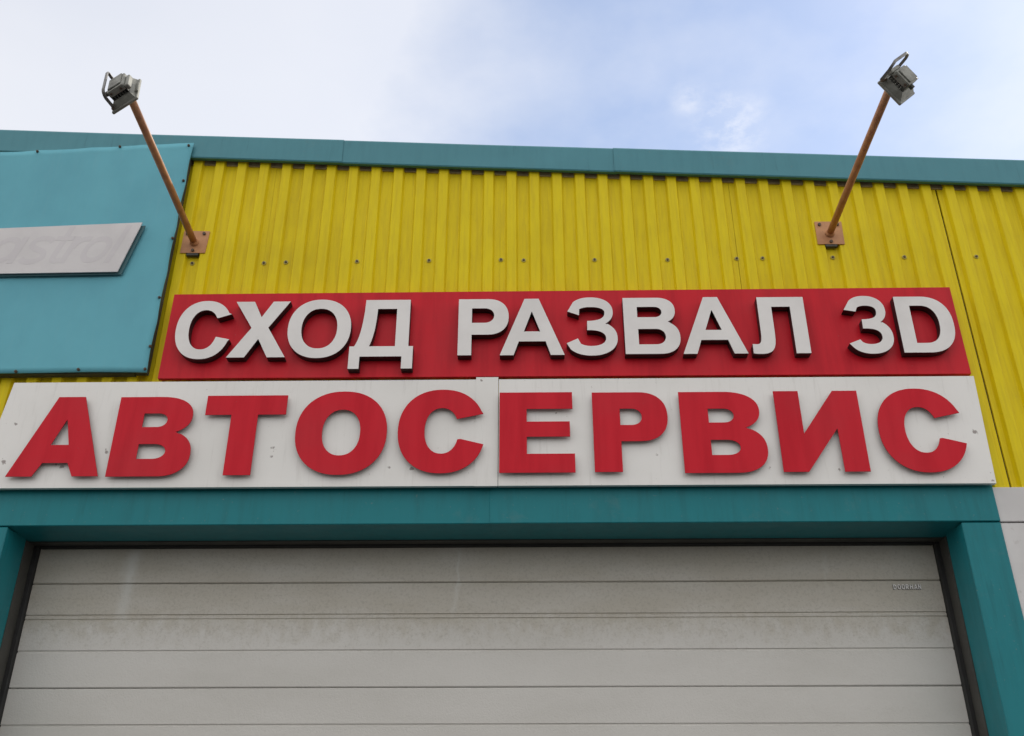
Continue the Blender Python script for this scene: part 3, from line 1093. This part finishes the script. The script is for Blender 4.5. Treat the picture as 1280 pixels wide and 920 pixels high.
# ------------------------------------------------------------------ floodlights on pipe arms
def floodlight(mir, plate_px, tip_px, lamp_px, nv, av, pz, label):
    sgn = -1.0 if mir else 1.0
    quad = [at(px, py, -0.006) for px, py in plate_px]
    c = sum(quad, Vector()) / 4
    root = thing('floodlight_arm', label, 'floodlight', c, 'floodlights on pipe arms over the signs')
    m = MB()
    m.prism(quad[::-1], 0.0055)
    pl = m.make('base_plate', ORANGE_P, root)
    for (u, w) in ((.16, .85), (.84, .85), (.5, .10)):
        p = quad[3] + (quad[2] - quad[3]) * u + (quad[0] - quad[3]) * w
        b = MB()
        b.tube([p + Vector((0, 0.001, 0)), p + Vector((0, -0.008, 0))], 0.008, 6)
        b.make('bolt', BOLT, pl)
    # steel bracket stub under the plate that clamps it to the rib
    m = MB()
    p = quad[3] + (quad[2] - quad[3]) * 0.5
    m.box(p.x - 0.028, p.x + 0.028, -0.004, 0.012, p.z - 0.012, p.z + 0.02)
    m.make('clamp', SHADE, root)
    foot = quad[3] + (quad[2] - quad[3]) * 0.5 + (quad[0] - quad[3]) * 0.45
    tip = at(*tip_px, -0.93)
    # lamp axes (given for the right-hand lamp, mirrored for the left-hand one)
    w = Vector((.36, .68, .65)).normalized()
    r_ = (Vector((1, 0, 0)) - w * w.x).normalized()
    u_ = r_.cross(w)
    n = (r_ * nv[0] + u_ * nv[1]).normalized() * .91 + w * nv[2]
    n.normalize()
    a = r_ * av[0] + u_ * av[1] + w * av[2]
    a = (a - n * a.dot(n)).normalized()
    b = n.cross(a)
    if (b.dot(u_)) < 0:
        b = -b
    fl = lambda q: Vector((q.x * sgn, q.y, q.z))
    n, a, b = fl(n), fl(a), fl(b)
    o = at(*lamp_px, -0.99)
    K = 0.80
    T = lambda q: o + (a * q.x + b * q.z - n * q.y) * K          # local: x along width, z up the frame, y away from the glass
    HW, HH = 0.095, 0.080
    m = MB()
    m.bbox(-HW, HW, -0.006, 0.010, -HH, HH, 0.004, 0, T)
    m.bbox(-HW * .45, HW * .45, 0.010, 0.018, HH - .016, HH + .006, 0.003, 0, T)
    fr = m.make('front_frame', ALU, root)
    m = MB()
    m.box(-HW + .014, HW - .014, -0.0075, -0.0062, -HH + .014, HH - .014, 0, T)
    m.make('glass', GLASS, fr)
    # shallow reflector housing that tapers to the back
    m = MB()
    y0, y1 = 0.010, 0.040
    f0 = [(-HW + .008, -HH + .010), (HW - .008, -HH + .010), (HW - .008, HH - .010), (-HW + .008, HH - .010)]
    f1 = [(-HW + .026, -HH + .038), (HW - .026, -HH + .038), (HW - .026, HH - .020), (-HW + .026, HH - .020)]
    vv = [T(Vector((x, y0, z))) for x, z in f0] + [T(Vector((x, y1 * .72, z))) for x, z in
                                                    [((p[0] * .45 + q[0] * .55), (p[1] * .4 + q[1] * .6)) for p, q in zip(f0, f1)]] + [T(Vector((x, y1, z))) for x, z in f1]
    m.add(vv, [(0, 1, 5, 4), (1, 2, 6, 5), (2, 3, 7, 6), (3, 0, 4, 7), (4, 5, 9, 8), (5, 6, 10, 9), (6, 7, 11, 10), (7, 4, 8, 11), (8, 9, 10, 11), (3, 2, 1, 0)])
    hs = m.make('housing', ALU, root)
    for kx in range(7):
        z = -0.036 + kx * 0.0155
        m = MB()
        m.box(-HW + .030, HW - .030, 0.036, 0.056 if kx else 0.084, z - .0026, z + .0026, 0, T)
        m.make('cooling_fin', ALU_D, hs)
    m = MB()
    m.bbox(-0.066, 0.050, 0.0565, 0.092, -0.040, 0.060, 0.010, 0, T, 2)
    m.bbox(-0.052, 0.042, 0.0915, 0.099, -0.030, 0.050, 0.003, 0, T)
    m.bbox(-0.070, 0.030, 0.050, 0.078, 0.0605, 0.082, 0.004, 0, T)
    tb = m.make('terminal_box', ALU, root)
    for zz_, yy_ in ((-.022, .076), (.038, .074)):
        m = MB()
        m.tube([T(Vector((-.0655, yy_, zz_))), T(Vector((-.0705, yy_, zz_)))], 0.005, 8)
        m.make('screw', BOLT, tb)
    m = MB()
    m.tube([T(Vector((-.03, .074, -.0395))), T(Vector((-.03, .074, -.060)))], 0.010, 10)
    m.make('cable_gland', ALU_D, tb)
    # U-shaped yoke pivoting on the two ends of the housing
    pv = Vector((0, 0.036, HH * pz))
    ym, yw = 0.124, 0.108
    pts = [(-yw, pv.y - .010, pv.z)]
    for i in range(7):
        t = rad(90 * i / 6)
        pts.append((-yw + .035 * (1 - math.cos(t)), ym - .035 + .035 * math.sin(t), pv.z + .006 + .014 * i / 6))
    pts += [(-q[0], q[1], q[2]) for q in pts[::-1]]
    P = [Vector(q) for q in pts]
    m = MB()
    wd, th = 0.0075, 0.003
    v, f = [], []
    for i, q in enumerate(P):
        t = (P[min(i + 1, len(P) - 1)] - P[max(i - 1, 0)]).normalized()
        nn = Vector((-t.y, t.x, 0)).normalized()
        for (s1, s2) in ((-1, -1), (1, -1), (1, 1), (-1, 1)):
            v.append(T(q + nn * th * s1 + Vector((0, 0, wd * s2))))
    for i in range(len(P) - 1):
        for kq in range(4):
            f.append((i * 4 + kq, i * 4 + (kq + 1) % 4, (i + 1) * 4 + (kq + 1) % 4, (i + 1) * 4 + kq))
    f += [(3, 2, 1, 0), tuple((len(P) - 1) * 4 + kq for kq in range(4))]
    m.add(v, f)
    yk = m.make('yoke', STEEL, root)
    for s in (-1, 1):
        m = MB()
        m.tube([T(Vector((s * (HW - .026), pv.y - .006, pv.z - .012))), T(Vector((s * (yw + .008), pv.y - .006, pv.z - .004)))], 0.006, 8)
        m.make('pivot_bolt', BOLT, yk)
    # short lug between the pipe end and the rim of the frame
    q = (tip - o) / K
    rim = T(Vector((min(HW - .012, max(-HW + .012, q.dot(a))), 0.004, min(HH - .012, max(-HH + .012, q.dot(b))))))
    m = MB()
    m.tube([tip - (rim - tip).normalized() * 0.004, rim], 0.011, 10)
    m.make('lug', STEEL, fr)
    # the pipe, from the plate to the lamp
    m = MB()
    d = (tip - foot)
    m.tube([foot + Vector((0, -.0005, 0)), foot + d * 0.33 + Vector((0, 0, .002)), foot + d * 0.66 + Vector((0, 0, .002)), tip], 0.0165, 16)
    arm = m.make('pipe_arm', ORANGE, root, smooth=True)
    m = MB()
    dn = d.normalized()
    m.tube([foot + dn * .004, foot + dn * .016], [.0225, .0175], 14)
    m.make('weld', ORANGE_P, arm)
    return root


floodlight(True, ((230.5, 288.5), (262.5, 289), (256, 316), (225, 316)), (163, 121.5), (159, 121), (-.62, -.76, .30), (-.13, .50, .85), -.55,
           'floodlight on an orange pipe arm beside the blue banner edge, above the first white letter')
floodlight(False, ((1018, 277), (1051.5, 277), (1056, 305), (1022.5, 305)), (1113, 108), (1120, 110.5), (-.62, -.66, .41), (.28, .24, .92), .93,
           'floodlight on an orange pipe arm above the 3D end of the red sign')
bpy.context.view_layer.update()
